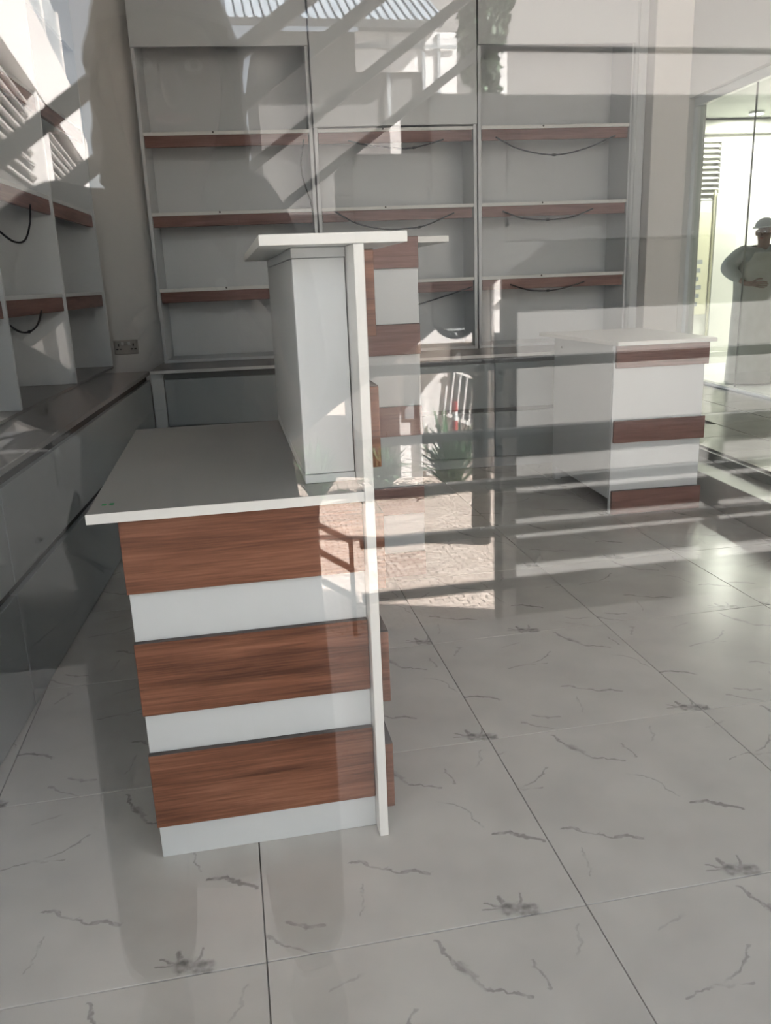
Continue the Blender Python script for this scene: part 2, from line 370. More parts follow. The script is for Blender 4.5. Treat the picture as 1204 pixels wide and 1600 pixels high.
# the same print, cut at different offsets from tile to tile (wraps inside a tile)
TM = [tile_mesh(0.0), tile_mesh(0.14), tile_mesh(-0.11)]
TX0, TY0 = -0.025, 1.222
for ix in range(-4, 5):
    for iy in range(-1, 9):
        x, y = TX0 + ix * PITCH_T, TY0 + iy * PITCH_T
        k = 0 if (iy == 0 and ix <= 0) or iy == -1 else (1 if (iy == 0) else (2 if iy == 1 else (ix * 2 + iy) % 3))
        t = bpy.data.objects.new('tile', TM[k]); COL.objects.link(t); t.location = (x, y, 0); t.parent = fl
struct('wall_left', MB().box((-1.55, 0.3, 0), (-1.40, 6.1, 3.399)), 'wall_paint', room=True, label='cream painted side wall behind the left shelves', cat='wall')
wb = MB().box((-1.55, 5.73, 0), (2.31, 5.9, 3.399))
struct('wall_back', wb, 'wall_paint', room=True, label='cream back wall behind the tall shelf units', cat='wall')
struct('wall_pier', MB().box((-1.40, 5.47, 0), (-0.775, 5.73, 3.399)), 'wall_paint', room=True, bevel=0.004, label='cream wall pier with the double socket in the left corner', cat='wall')
struct('wall_column', MB().box((2.312, 5.27, 0), (2.545, 5.73, 3.399)), 'wall_paint', room=True, bevel=0.004, label='pale square column to the right of the shelf units', cat='column')
struct('wall_alcove', MB().box((2.312, 7.34, 0), (3.7, 7.5, 3.399)), 'wall_paint', room=True, label='narrow shaded wall behind the column', cat='wall')
wr = MB().box((3.50, 0.2, 2.53), (3.66, 7.5, 3.399)).box((3.50, 7.26, 0), (3.66, 7.5, 2.53)).box((3.50, 0.2, 0), (3.66, 4.59, 2.53)).box((3.50, 4.59, 0), (3.66, 7.26, 0.14))  # near stretch, out of view, is closed to cut light from the passage
struct('wall_right', wr, 'wall_paint', room=True, label='cream wall above the glazed side opening', cat='wall')
struct('ceiling', MB().box((-2.4, GLASS_Y - 0.1, 3.4), (10.0, 12.5, 3.55)), 'ceiling_paint', label='white plastered shop ceiling', cat='ceiling')
struct('wall_left_blocker', MB().box((-2.4, GLASS_Y - 0.08, 0), (-0.956, GLASS_Y + 0.08, 3.4)), 'wall_paint', label='unseen short wall added beside the shop window to cut daylight', cat='wall')  # unseen wall, put in place of glazing to darken the left side

# raised platform on the right
pl = struct('floor_platform', MB().box((2.25, 0.9, 0.0), (3.50, 5.2, 0.189)).box((2.56, 5.2, 0.0), (3.50, 7.34, 0.189)), 'grout', room=True, label='raised tiled platform below the glazed side wall', cat='floor')
struct('trim_1', MB().box((2.06, 0.9, 0), (2.2495, 4.86, 0.15)), 'step_stone', room=True, bevel=0.003, label='pale stone step along the platform edge', cat='step')
struct('trim_2', MB().box((2.2345, 0.9, 0.1505), (2.2495, 4.86, 0.194)), 'sill_dark', room=True, bevel=0.002, label='dark metal edge strip of the raised platform', cat='trim')
_m = MB().box((0.002, 0.002, -0.0105), (0.398, 0.398, 0)).mesh('platform_tile', 0.001)
mat('platform_tile', (0.42, 0.41, 0.36, 1), 0.14, vary=0.06, scale=7)
_m.materials.append(MATS['platform_tile'])
for ix in range(3):
    for iy in range(16):
        x, y = 2.272 + ix * 0.405, 0.92 + iy * 0.4
        if ix == 0 and y + 0.4 > 5.2: continue
        t = bpy.data.objects.new('tile', _m); COL.objects.link(t); t.location = (x, y, 0.2); t.parent = pl
# glazed side wall
w2 = tag(thing('window_2', None, None, rp(0, 0, 0), -A_ROOM), 'white framed glazed partition looking onto the bright passage', 'window', kind='structure')
w2f = MB()
w2f.box((3.55, 4.595, 0.141), (3.61, 7.259, 0.215)).box((3.55, 4.595, 2.462), (3.61, 7.259, 2.529))
w2f.build('frame_rails', 'white_metal', w2, 0.004)
bx('jamb', (3.55, 7.19, 0.2155), (3.61, 7.259, 2.4615), 'white_metal', w2, 0.004)
bx('sill_lip', (3.51, 4.6, 0.2005), (3.549, 7.2, 0.222), 'white_metal', w2, 0.003)
for y0, y1 in ((6.334, 7.188), (5.48, 6.33), (4.6, 5.476)):
    bx('pane', (3.574, y0, 0.216), (3.584, y1, 2.461), 'green_glass', w2, 0)

for yj in (5.478, 6.332): bx('joint_seal', (3.572, yj - 0.0015, 0.216), (3.586, yj + 0.0015, 2.461), 'sill_dark', w2, 0)

# shop front: the pane the picture is taken through
w1 = tag(thing('window_1', None, None, (0, 0, 0)), 'large clear shop-front glazing mirroring the sunny street', 'window', kind='structure')
for x0, x1 in ((-0.896, 0.97), (1.03, 2.2), (2.26, 3.3)):
    bx('pane', (x0, GLASS_Y, 0.06), (x1, GLASS_Y + 0.008, 2.93), 'clear_glass', w1, 0)
for x in (-0.925, 1.0, 2.23):
    bx('mullion', (x - 0.028, GLASS_Y - 0.03, 0.0605), (x + 0.028, GLASS_Y + 0.05, 2.9295), 'aluminium', w1, 0.003)
bx('bottom_rail', (-0.953, GLASS_Y - 0.03, 0.0), (3.32, GLASS_Y + 0.05, 0.0595), 'aluminium', w1, 0.003)
bx('top_rail', (-0.953, GLASS_Y - 0.03, 2.931), (3.32, GLASS_Y + 0.05, 3.0), 'aluminium', w1, 0.003)
struct('wall_front', MB().box((-0.955, GLASS_Y - 0.08, 3.001), (3.4, GLASS_Y + 0.08, 3.4)).box((3.33, GLASS_Y - 0.08, 0), (10.0, GLASS_Y + 0.08, 3.4)), 'wall_paint', label='wall over and beside the shop window', cat='wall')

# ------------------------------------------------------------------ reception desk (front of the picture)
def striped(parent, x0, x1, yf, zs, proud=0.016, m='red_wood'):
    """wood strips standing proud of a panel that faces the shop front (plane y = yf)"""
    for z0, z1 in zs:
        s = bx('wood_strip', (x0, yf - proud, z0), (x1, yf - 0.0003, z1), m, parent)
        bx('strip_top_edge', (x0 + 0.001, yf - proud + 0.0005, z1 + 0.0001), (x1 - 0.001, yf - 0.0008, z1 + 0.0011), 'raw_edge', s, 0)
d = thing('reception_desk', 'white reception desk with red-brown wood strips and raised ledge, nearest the window', 'desk')
YE, YB = 1.5535, 2.45
bx('end_panel', (-0.226, YE + 0.0005, 0), (0.2335, YE + 0.0185, 0.7515), 'white_laminate', d)
striped(d, -0.228, 0.2325, YE, ((0.082, 0.250), (0.340, 0.496), (0.600, 0.7505)), 0.014)
bx('far_end_panel', (-0.226, YB - 0.02, 0), (0.2335, YB - 0.002, 0.7515), 'white_laminate', d)
bx('desktop', (-0.278, 1.514, 0.752), (0.2335, YB, 0.771), 'desk_top', d, 0.001)
bx('desktop_edge', (-0.2785, 1.5125, 0.7522), (0.2335, 1.5138, 0.7708), 'white_edge', d, 0)
bx('front_board', (0.234, 1.512, 0), (0.253, YB, 1.2235), 'white_edge', d, 0.0012)
# raised box behind the front board
bx('riser_side', (0.132, 1.633, 0.790), (0.147, YB + 0.003, 1.204), 'white_laminate', d)
bx('riser_end', (0.132, 1.614, 0.790), (0.2315, 1.632, 1.204), 'white_laminate', d)
bx('riser_base', (0.131, 1.612, 0.7715), (0.2335, YB, 0.789), 'white_laminate', d)
bx('riser_top', (0.131, 1.612, 1.205), (0.2335, YB, 1.2235), 'white_laminate', d)
bx('riser_far_end', (0.1475, YB - 0.016, 0.790), (0.2335, YB + 0.003, 1.204), 'white_laminate', d)
bx('ledge', (0.0695, 1.514, 1.2242), (0.333, YB + 0.02, 1.2432), 'white_edge', d, 0.001)
for z0, z1 in ((0.051, 0.205), (0.306, 0.464), (0.560, 0.718), (0.811, 0.967), (1.060, 1.214)):
    s = bx('wood_strip', (0.2533, 1.540, z0), (0.2745, YB - 0.01, z1), 'red_wood', d)
    bx('strip_top_edge', (0.2536, 1.541, z1 + 0.0001), (0.2742, YB - 0.012, z1 + 0.0012), 'raw_edge', s, 0)
for i, (x, y) in enumerate(((-0.2535, 1.578), (-0.2395, 1.5795))):
    tag(bx('green_sticker', (x - 0.0042, y - 0.006, 0.7711), (x + 0.0042, y + 0.006, 0.7716), 'green_sticker'),
        ('left' if i == 0 else 'right') + ' of two tiny green stickers on the desk corner', 'sticker', 'green stickers on the desk')

# ------------------------------------------------------------------ tall counter behind it and the low counter on the right
d2 = thing('tall_counter', 'tall striped counter standing behind the reception desk', 'counter', (0.255, 3.10, 0), 0)
bx('end_panel', (0.004, 0.0, 0), (0.462, 0.018, 1.286), 'white_laminate', d2)
striped(d2, 0.002, 0.462, 0.0, ((0.0, 0.10), (0.262, 0.372), (0.576, 0.690), (0.886, 0.998), (1.199, 1.308)), 0.016, 'shelf_wood')
bx('side_panel', (0.004, 0.019, 0), (0.022, 0.62, 1.286), 'white_laminate', d2)
bx('front_board', (0.444, 0.019, 0), (0.462, 0.62, 1.286), 'white_laminate', d2)
bx('far_end_panel', (0.004, 0.621, 0), (0.462, 0.639, 1.286), 'white_laminate', d2)
bx('ledge', (-0.10, 0.001, 1.2865), (0.582, 0.66, 1.308), 'white_edge', d2)
d3 = room_thing('low_counter', 'low striped counter standing alone at the platform step', 'counter', 1.526, 3.783, 0, extra=math.radians(1.6))
bx('front_panel', (0.0, 0.0, 0.0), (0.459, 0.018, 0.821), 'white_laminate', d3)
striped(d3, 0.006, 0.470, 0.0, ((0.0, 0.117), (0.358, 0.465), (0.716, 0.8205)), 0.018, 'shelf_wood')
bx('side_panel', (-0.001, 0.0185, 0.075), (0.017, 0.80, 0.821), 'white_laminate', d3)
bx('side_panel', (0.441, 0.0185, 0.0), (0.459, 0.80, 0.821), 'white_laminate', d3)
bx('back_leg', (-0.001, 0.765, 0.0), (0.03, 0.80, 0.0745), 'white_laminate', d3)
bx('back_panel', (-0.001, 0.8005, 0.0), (0.459, 0.818, 0.821), 'white_laminate', d3)
MB().prism([(-0.004, -0.05), (0.487, -0.05), (0.505, 0.83), (-0.088, 0.83)], 'z', 0.8225, 0.841).build('countertop', 'white_edge', d3, 0.001)
MB().tube([(-0.0025, 0.70, 0.765), (0.0, 0.70, 0.765)], 0.006, 8).build('screw_cap', 'raw_edge', d3)

# ------------------------------------------------------------------ left run: base cabinets, worktop, shelf unit
ZT = 0.705
def base_unit_left(y0, y1, label):
    t = room_thing('base_cabinet', label, 'cabinet', -0.797, y0, 0, 'drawer base cabinets along the left wall')
    L_ = y1 - y0
    bx('body', (-0.60, 0.001, 0.0), (-0.02, L_ - 0.001, 0.684), 'groove', t, 0)
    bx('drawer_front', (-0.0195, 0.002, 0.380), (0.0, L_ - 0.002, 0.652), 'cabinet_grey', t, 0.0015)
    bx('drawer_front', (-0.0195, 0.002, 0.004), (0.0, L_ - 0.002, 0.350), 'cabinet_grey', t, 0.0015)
    return t
base_unit_left(0.75, 2.272, 'long drawer cabinet under the left worktop, nearer the shop window')
base_unit_left(2.274, 4.925, 'long drawer cabinet under the left worktop, reaching the back corner')
t = room_thing('worktop', 'grey-beige worktop along the left wall below the shelves', 'worktop', -0.797, 0.75, 0)
bx('slab', (-0.602, 0, 0.6845), (0.004, 4.165, ZT), 'worktop', t, 0.002)
def cable(label, pts, r=0.0042, plug=None, local=True, group='loose cables under the shelves'):
    P = [rp(*p) for p in pts] if local else [Vector(p) for p in pts]
    # smooth with Catmull-Rom
    Q = []
    for i in range(len(P) - 1):
        a, b, c, e = P[max(i - 1, 0)], P[i], P[i + 1], P[min(i + 2, len(P) - 1)]
        for k in range(6):
            u = k / 6
            Q.append(0.5 * ((2 * b) + (c - a) * u + (2 * a - 5 * b + 4 * c - e) * u * u + (3 * b - a - 3 * c + e) * u ** 3))
    Q.append(P[-1])
    th = thing('cable', label, 'cable', Q[0], 0, group)
    M0 = Vector(Q[0])
    MB().tube([q - M0 for q in Q], r, 6).build('wire', 'cable_black', th, smooth=True)
    if plug is not None:
        i = int(plug * (len(Q) - 1)); a = Q[i] - M0; dr = (Q[min(i + 1, len(Q) - 1)] - Q[max(i - 1, 0)]).normalized()
        MB().tube([a - dr * 0.014, a, a + dr * 0.014], [0.006, 0.008, 0.006], 6).build('joint', 'cable_black', th)
    return th
SZ = (1.155, 1.597, 2.042)
t = room_thing('wall_shelf_unit', 'white shelf unit with dividers on the left worktop', 'shelf unit', -1.395, 2.47, ZT)
bx('base_board', (0.0, -0.0, 0.0005), (0.345, 2.742, 0.014), 'worktop', t)
bx('back_panel', (0.0, 0.0, 0.0145), (0.012, 2.742, 2.6), 'cabinet_white', t, 0)
for yy in (0.0, 0.905, 1.815, 2.724):
    bx('divider', (0.0125, yy, 0.0145), (0.345, yy + 0.018, 2.30), 'white_laminate', t)
for k in range(3):
    y0 = (0.0, 0.905, 1.815)[k] + 0.0185; y1 = (0.905, 1.815, 2.724)[k] - 0.0005
    for z in SZ:
        s = bx('shelf', (0.0125, y0, z - 0.018 - ZT), (0.335, y1, z - ZT), 'white_laminate', t)
        bx('wood_edge', (0.315, y0 + 0.004, z - 0.083 - ZT), (0.334, y1 - 0.004, z - 0.0185 - ZT), 'shelf_wood', s)
bx('valance', (0.33, 0.0, 1.72), (0.348, 2.742, 2.6), 'white_laminate', t)
cable('short dark cable looping under the left shelf above the worktop', [(-1.06, 3.40, 1.052), (-1.05, 3.50, 1.016), (-1.05, 3.63, 1.008), (-1.05, 3.76, 1.03), (-1.06, 3.885, 1.085)], plug=0.5)
cable('dark cable looping under the middle shelf on the left wall', [(-1.06, 3.45, 1.40), (-1.05, 3.60, 1.362), (-1.05, 3.76, 1.375), (-1.05, 3.87, 1.45), (-1.06, 3.95, 1.53)])

# ------------------------------------------------------------------ back run: base cabinets, worktop, three shelf units
def base_unit_back(x0, x1, label):
    t = room_thing('base_cabinet', label, 'cabinet', x0, 4.93, 0, 'drawer base cabinets along the back wall')
    L_ = x1 - x0
    bx('body', (0.001, 0.021, 0.07), (L_ - 0.001, 0.53, 0.684), 'groove_back', t, 0)
    bx('plinth', (0.001, 0.05, 0.0), (L_ - 0.001, 0.07, 0.0695), 'cabinet_white', t, 0)
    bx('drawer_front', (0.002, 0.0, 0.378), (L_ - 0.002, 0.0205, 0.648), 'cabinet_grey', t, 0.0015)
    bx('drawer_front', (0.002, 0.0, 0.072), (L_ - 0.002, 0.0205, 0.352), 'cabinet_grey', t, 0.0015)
    return t
bx0 = room_thing('corner_filler', 'narrow white filler panel where the two cabinet runs meet', 'panel', -0.793, 4.93, 0)
bx('panel', (0.0, 0.0, 0.0), (0.07, 0.02, 0.684), 'cabinet_white', bx0)
base_unit_back(-0.72, 0.24, 'drawer cabinet below the left tall shelf unit')
base_unit_back(0.24, 1.24, 'drawer cabinet below the middle tall shelf unit')
base_unit_back(1.24, 2.052, 'drawer cabinet behind the low counter')
t = room_thing('worktop', 'pale worktop below the three tall shelf units', 'worktop', -0.792, 4.917, 0)
bx('slab', (0.0, 0.0, 0.6845), (3.075, 0.55, ZT), 'worktop', t, 0.002)
bx('slab_edge', (0.0, -0.0015, 0.686), (2.84, -0.0002, ZT - 0.001), 'white_edge', t, 0)
YS = 5.37
def shelf_unit(x0, x1, label, val_z, skip_top=False, right_fill=0.0):
    t = room_thing('tall_shelf_unit', label, 'shelf unit', x0, YS, ZT + 0.0005, 'tall white shelf units along the back wall')
    W = x1 - x0; Z = lambda z: z - ZT
    bx('back_panel', (0.001, 0.335, 0.0), (W - 0.001, 0.345, 2.5), 'white_laminate', t, 0)
    bx('side_panel', (0.0015, 0.0, 0.0), (0.0215, 0.334, 2.5), 'white_laminate', t)
    bx('side_panel', (W - 0.0215, 0.0, 0.0), (W - 0.0015, 0.334, 2.5), 'white_laminate', t)
    bx('base_board', (0.022, 0.002, 0.0), (W - 0.022, 0.334, 0.018), 'white_laminate', t)
    for z in SZ:
        s = bx('shelf', (0.022, 0.004, Z(z) - 0.020), (W - 0.022, 0.334, Z(z)), 'white_edge', t)
        bx('wood_edge', (0.026, 0.005, Z(z) - 0.084), (W - 0.030, 0.021, Z(z) - 0.0205), 'shelf_wood', s)
        MB().tube([(W * 0.42, 0.0035, Z(z) - 0.006), (W * 0.42, 0.0045, Z(z) - 0.006)], 0.006, 8).build('screw_cap', 'raw_edge', s)
    bx('valance', (0.0018, -0.018, Z(val_z)), (W - 0.0018, -0.0005, 2.5), 'white_laminate', t)
    if right_fill:
        bx('filler_strip', (W - 0.001, 0.0, 0.0), (W + right_fill, 0.018, 2.5), 'white_laminate', t)
        MB().tube([(W + 0.004, -0.004, 0), (W + 0.004, -0.004, 2.0)], 0.016, 10).build('edge_moulding', 'white_laminate', t, smooth=True)
    return t
shelf_unit(-0.772, 0.240, 'tall white shelf unit at the left end, beside the wall socket', 2.485)
shelf_unit(0.246, 1.240, 'middle tall white shelf unit with the deep closed panel on top', 2.050)
shelf_unit(1.246, 2.232, 'tall white shelf unit at the right end, beside the column', 2.483, right_fill=0.075)
YC = 5.358
cable('dark cable sagging under the top shelf of the middle unit', [(0.45, YC, 1.972), (0.56, YC, 1.945), (0.685, YC, 1.930), (0.80, YC, 1.922), (0.90, YC, 1.935), (1.03, YC, 1.968)], plug=0.72)
cable('dark cable sagging under the top shelf of the right unit', [(1.355, YC, 1.975), (1.50, YC, 1.905), (1.725, YC, 1.866), (1.93, YC, 1.90), (2.115, YC, 1.97)], plug=0.52)
cable('dark cable sagging under the second shelf of the middle unit', [(0.345, YC, 1.575), (0.48, YC, 1.50), (0.648, YC, 1.462), (0.80, YC, 1.462), (0.91, YC, 1.477), (1.09, YC, 1.545)], plug=0.75)
cable('dark cable sagging under the second shelf of the right unit', [(1.40, YC, 1.545), (1.53, YC, 1.50), (1.69, YC, 1.487), (1.85, YC, 1.50), (1.985, YC, 1.545)], plug=0.5)
cable('dark cable sagging under the third shelf of the right unit', [(1.45, YC, 1.10), (1.57, YC, 1.062), (1.70, YC, 1.053), (1.82, YC, 1.068), (1.94, YC, 1.10)], plug=0.5)
cable('dark cable drooping under the third shelf of the middle unit', [(0.55, YC, 1.0), (0.70, YC, 0.985), (0.836, YC, 0.998), (1.02, YC, 1.045), (1.20, YC, 1.095)])
cable('dark cable hanging down inside the right side of the left unit', [(0.185, YC, 1.985), (0.165, YC, 1.90), (0.160, YC, 1.81), (0.178, YC, 1.72), (0.205, YC, 1.63), (0.214, YC, 1.56)])
cable('dark cable running down the seam over the left and middle units', [(0.238, YS - 0.024, 3.15), (0.2385, YS - 0.024, 2.8), (0.2425, YS - 0.024, 2.5), (0.2425, YS - 0.024, 2.2), (0.243, YS - 0.024, 2.045)], r=0.003)

# double wall socket
s = room_thing('wall_socket', 'double wall socket above the worktop in the left corner', 'socket', -1.008, 5.4695, 0.811)
bx('plate', (-0.074, -0.009, -0.045), (0.074, 0, 0.045), 'socket_plastic', s, 0.004)
for k in (-1, 1):
    bx('rocker', (k * 0.02 - 0.008, -0.0125, 0.012), (k * 0.02 + 0.008, -0.0092, 0.034), 'white_edge', s, 0.001)
    for px, pz, w_, h_ in ((k * 0.045, 0.014, 0.004, 0.008), (k * 0.045 - 0.011, -0.012, 0.007, 0.004), (k * 0.045 + 0.011, -0.012, 0.007, 0.004)):
        bx('pin_hole', (px - w_, -0.0099, pz - h_), (px + w_, -0.0091, pz + h_), 'hole_black', s, 0)

# ------------------------------------------------------------------ people
def skin_part(name, verts, edges, m, parent, root=0, sub=2):
    """verts: list of (pos, radius or (rx, ry)); grows one continuous skin over the joint graph"""
    me = bpy.data.meshes.new(name); me.from_pydata([tuple(v[0]) for v in verts], edges, [])
    o = bpy.data.objects.new(name, me); COL.objects.link(o); o.parent = parent
    sk = o.modifiers.new('Skin', 'SKIN'); sk.use_smooth_shade = True; sk.branch_smoothing = 0.4
    lay = me.skin_vertices[0].data
    for i, v in enumerate(verts):
        r = v[1] if isinstance(v[1], (tuple, list)) else (v[1], v[1])
        lay[i].radius = r; lay[i].use_root = (i == root)
    ss = o.modifiers.new('Sub', 'SUBSURF'); ss.levels = sub; ss.render_levels = sub
    dg = bpy.context.evaluated_depsgraph_get(); ev = o.evaluated_get(dg)
    me2 = bpy.data.meshes.new_from_object(ev)          # freeze the grown surface
    o.modifiers.clear(); o.data = me2; bpy.data.meshes.remove(me)
    me2.materials.clear(); me2.materials.append(MATS[m])
    for p in me2.polygons: p.use_smooth = True
    return o
def ellipsoid(name, c, r, m, parent, seg=20, rings=12, cut=None, deform=None):
    bm = bmesh.new(); bmesh.ops.create_uvsphere(bm, u_segments=seg, v_segments=rings, radius=1.0)
    for v in bm.verts:
        p = Vector((v.co.x * r[0], v.co.y * r[1], v.co.z * r[2]))
        v.co = (deform(p) if deform else p) + Vector(c)
    if cut: bmesh.ops.delete(bm, geom=[f for f in bm.faces if cut(f.calc_center_median() - Vector(c))], context='FACES')
    for f in bm.faces: f.smooth = True
    me = bpy.data.meshes.new(name); bm.to_mesh(me); bm.free()
    return link(name, me, m, parent)
def person(name, label, loc, rz, J, shirt, trouser, hair=None, hat=None, coat=None):
    """J: joints in the person's own frame (faces +y, x to the person's left is negative here)"""
    root = thing(name, label, 'person', loc, rz)
    V = []; E_ = []
    def add(p, r, frm=None):
        V.append((Vector(p), r))
        if frm is not None: E_.append((frm, len(V) - 1))
        return len(V) - 1
    pel = add(J['pelvis'], (0.125, 0.10)); wa = add(J['waist'], (0.115, 0.09), pel); ch = add(J['chest'], (0.14, 0.10), wa)
    nb = add(J['neck'], 0.052, ch)
    hd = Vector(J['head']); fw = Vector(J['face']).normalized()
    jw = add(hd + Vector((0, 0, -0.075)) + fw * 0.012, (0.058, 0.062), nb)
    hm = add(hd, (0.074, 0.086), jw); add(hd + Vector((0, 0, 0.075)) - fw * 0.01, (0.058, 0.066), hm)
    for sd in ('l', 'r'):
        sh = add(J['sh_' + sd], 0.052, ch); el = add(J['el_' + sd], 0.037, sh); wr_ = add(J['wr_' + sd], 0.026, el)
        hp = Vector(J['ha_' + sd]); w0 = Vector(J['wr_' + sd]); fd = (hp - w0).normalized()
        pa = add(hp, (0.032, 0.016), wr_)
        side = Vector(J['palm_' + sd]).normalized()
        curl = fd.cross(side).normalized()
        if 'curl_' + sd in J: curl = Vector(J['curl_' + sd]).normalized()
        for k, ln in enumerate((0.068, 0.078, 0.072, 0.058)):
            b = hp + fd * 0.035 + side * (0.027 - 0.018 * k)
            f1 = add(b, 0.0085, pa); f2 = add(b + fd * ln * 0.5 + curl * ln * 0.12, 0.008, f1); add(b + fd * ln * 0.82 + curl * ln * 0.45, 0.0065, f2)
        tb = add(hp + side * 0.034 - fd * 0.008, 0.010, pa); t2 = add(hp + side * 0.055 + fd * 0.026, 0.009, tb); add(hp + side * 0.058 + fd * 0.055 + curl * 0.012, 0.007, t2)
        hi = add(J['hip_' + sd], 0.080, pel); kn = add(J['kn_' + sd], 0.052, hi); an = add(J['an_' + sd], 0.034, kn)
        a = Vector(J['an_' + sd]); he = add(a + Vector((0, -0.03, -0.045)), 0.03, an); add(a + Vector((0, 0.13, -0.052)), (0.034, 0.02), he)
    skin_part('body', V, E_, 'skin', root, 0)
    # face
    for s_ in (-1, 1):
        sd = Vector((fw.y, -fw.x, 0)) * s_
        ey = ellipsoid('eye', hd + fw * 0.078 + sd * 0.03 + Vector((0, 0, 0.005)), (0.012, 0.010, 0.007), 'white_edge', root, 10, 6)
        ellipsoid('pupil', hd + fw * 0.087 + sd * 0.03 + Vector((0, 0, 0.005)), (0.005, 0.004, 0.005), 'hole_black', ey, 8, 6)
        ellipsoid('ear', hd + sd * 0.076 + Vector((0, 0, -0.01)), (0.012, 0.022, 0.03), 'skin', root, 10, 6)
    ellipsoid('nose', hd + fw * 0.094 + Vector((0, 0, -0.022)), (0.013, 0.016, 0.022), 'skin', root, 10, 6)
    ellipsoid('mouth', hd + fw * 0.080 + Vector((0, 0, -0.055)), (0.024, 0.010, 0.006), 'red_paint', root, 10, 6)
    # shirt with sleeves
    V = []; E_ = []
    p0 = add(Vector(J['pelvis']) + Vector((0, 0, 0.0)), (J.get('shirt_w', 0.16), 0.125)); p1 = add(J['waist'], (J.get('shirt_w', 0.16) * 0.95, 0.115), p0)
    p2 = add(J['chest'], (J.get('shirt_w', 0.16) * 1.06, 0.125), p1); add(Vector(J['neck']) + Vector((0, 0, -0.035)), 0.070, p2)
    for sd in ('l', 'r'):
        a = add(J['sh_' + sd], 0.072, p2); b = add(J['el_' + sd], J.get('sleeve', 0.056), a)
        add(Vector(J['el_' + sd]).lerp(Vector(J['wr_' + sd]), 0.8), 0.042, b)
    skin_part('shirt', V, E_, shirt, root, 0)
    V = []; E_ = []
    p0 = add(Vector(J['pelvis']) + Vector((0, 0, 0.03)), (0.15, 0.115))
    for sd in ('l', 'r'):
        a = add(J['hip_' + sd], 0.105, p0); b = add(J['kn_' + sd], 0.078, a); add(Vector(J['an_' + sd]) + Vector((0, 0, 0.02)), 0.060, b)
    skin_part('trousers', V, E_, trouser, root, 0)
    for sd in ('l', 'r'):
        a = Vector(J['an_' + sd])
        ellipsoid('shoe', a + Vector((0, 0.045, -0.042)), (0.046, 0.13, 0.038), 'shoe_black', root, 16, 8,
                  deform=lambda p: Vector((p.x, p.y, max(p.z, -0.032))))
    if coat:
        c0 = Vector(J['chest']); rows = J.get('coat_rows') or ((0.10, 0.15, 0.12), (0.0, 0.23, 0.15), (-0.14, 0.275, 0.165), (-0.30, 0.265, 0.165), (-0.55, 0.275, 0.17), (-0.80, 0.285, 0.175), (-1.05, 0.29, 0.18), (-1.165, 0.29, 0.18))
        n = 28; vs = []; fs = []
        for dz, rx, ry in rows:
            for k in range(n):
                a = 2 * math.pi * k / n; fold = 1 + 0.035 * math.sin(7 * a + dz * 3) * min(1, -dz + 0.1)
                vs.append((c0.x + rx * fold * math.cos(a), c0.y + ry * fold * math.sin(a), c0.z + dz))
        for i in range(len(rows) - 1):
            for k in range(n): fs.append((i * n + k, i * n + (k + 1) % n, (i + 1) * n + (k + 1) % n, (i + 1) * n + k))
        fs.append(tuple(range(n)))
        MB().add(vs, fs).build('long_coat', coat, root, smooth=True)
    if hair:
        def boxy(p):
            k = math.sqrt(max(1 - (p.z / hair[2]) ** 2, 0.02)) if p.z < 0 else 1.0
            f = min(1.0 / k, 1.9) if p.z < 0 else 1.0
            wob = 1 + 0.05 * math.sin(9 * math.atan2(p.y, p.x)) * math.sin(p.z * 60)
            return Vector((p.x * f * wob, p.y * f * wob, p.z))
        ellipsoid('hair', hd + Vector((0, -0.012, 0.0)) , hair, 'hair_black', root, 40, 26, deform=boxy,
                  cut=lambda p: (p.dot(fw) > 0.045 and p.z < 0.045) or p.z < -0.75 * hair[2] and p.dot(fw) > -0.01)
    if hat:
        c = ellipsoid('cap', hd + Vector((0, 0, 0.045)), (0.093, 0.105, 0.085), 'cap_grey', root, 20, 12, cut=lambda p: p.z < -0.01)
        h = hd + Vector((0, 0, 0.045)); s_ = Vector((fw.y, -fw.x, 0))
        poly = [h + fw * (0.085 * math.cos(a) + 0.02) * 1.9 + s_ * 0.085 * math.sin(a) for a in [math.pi * (k / 12 - 0.5) for k in range(13)]]
        base = [h + fw * 0.05 + s_ * 0.085, h + fw * 0.05 - s_ * 0.085]
        pts = poly + base; n = len(pts)
        MB().add([p + Vector((0, 0, 0.0)) for p in pts] + [p + Vector((0, 0, 0.008)) for p in pts],
                 [tuple(range(n)), tuple(range(2 * n - 1, n - 1, -1))] + [(i, (i + 1) % n, (i + 1) % n + n, i + n) for i in range(n)]).build('brim', 'cap_grey', c)
    return root

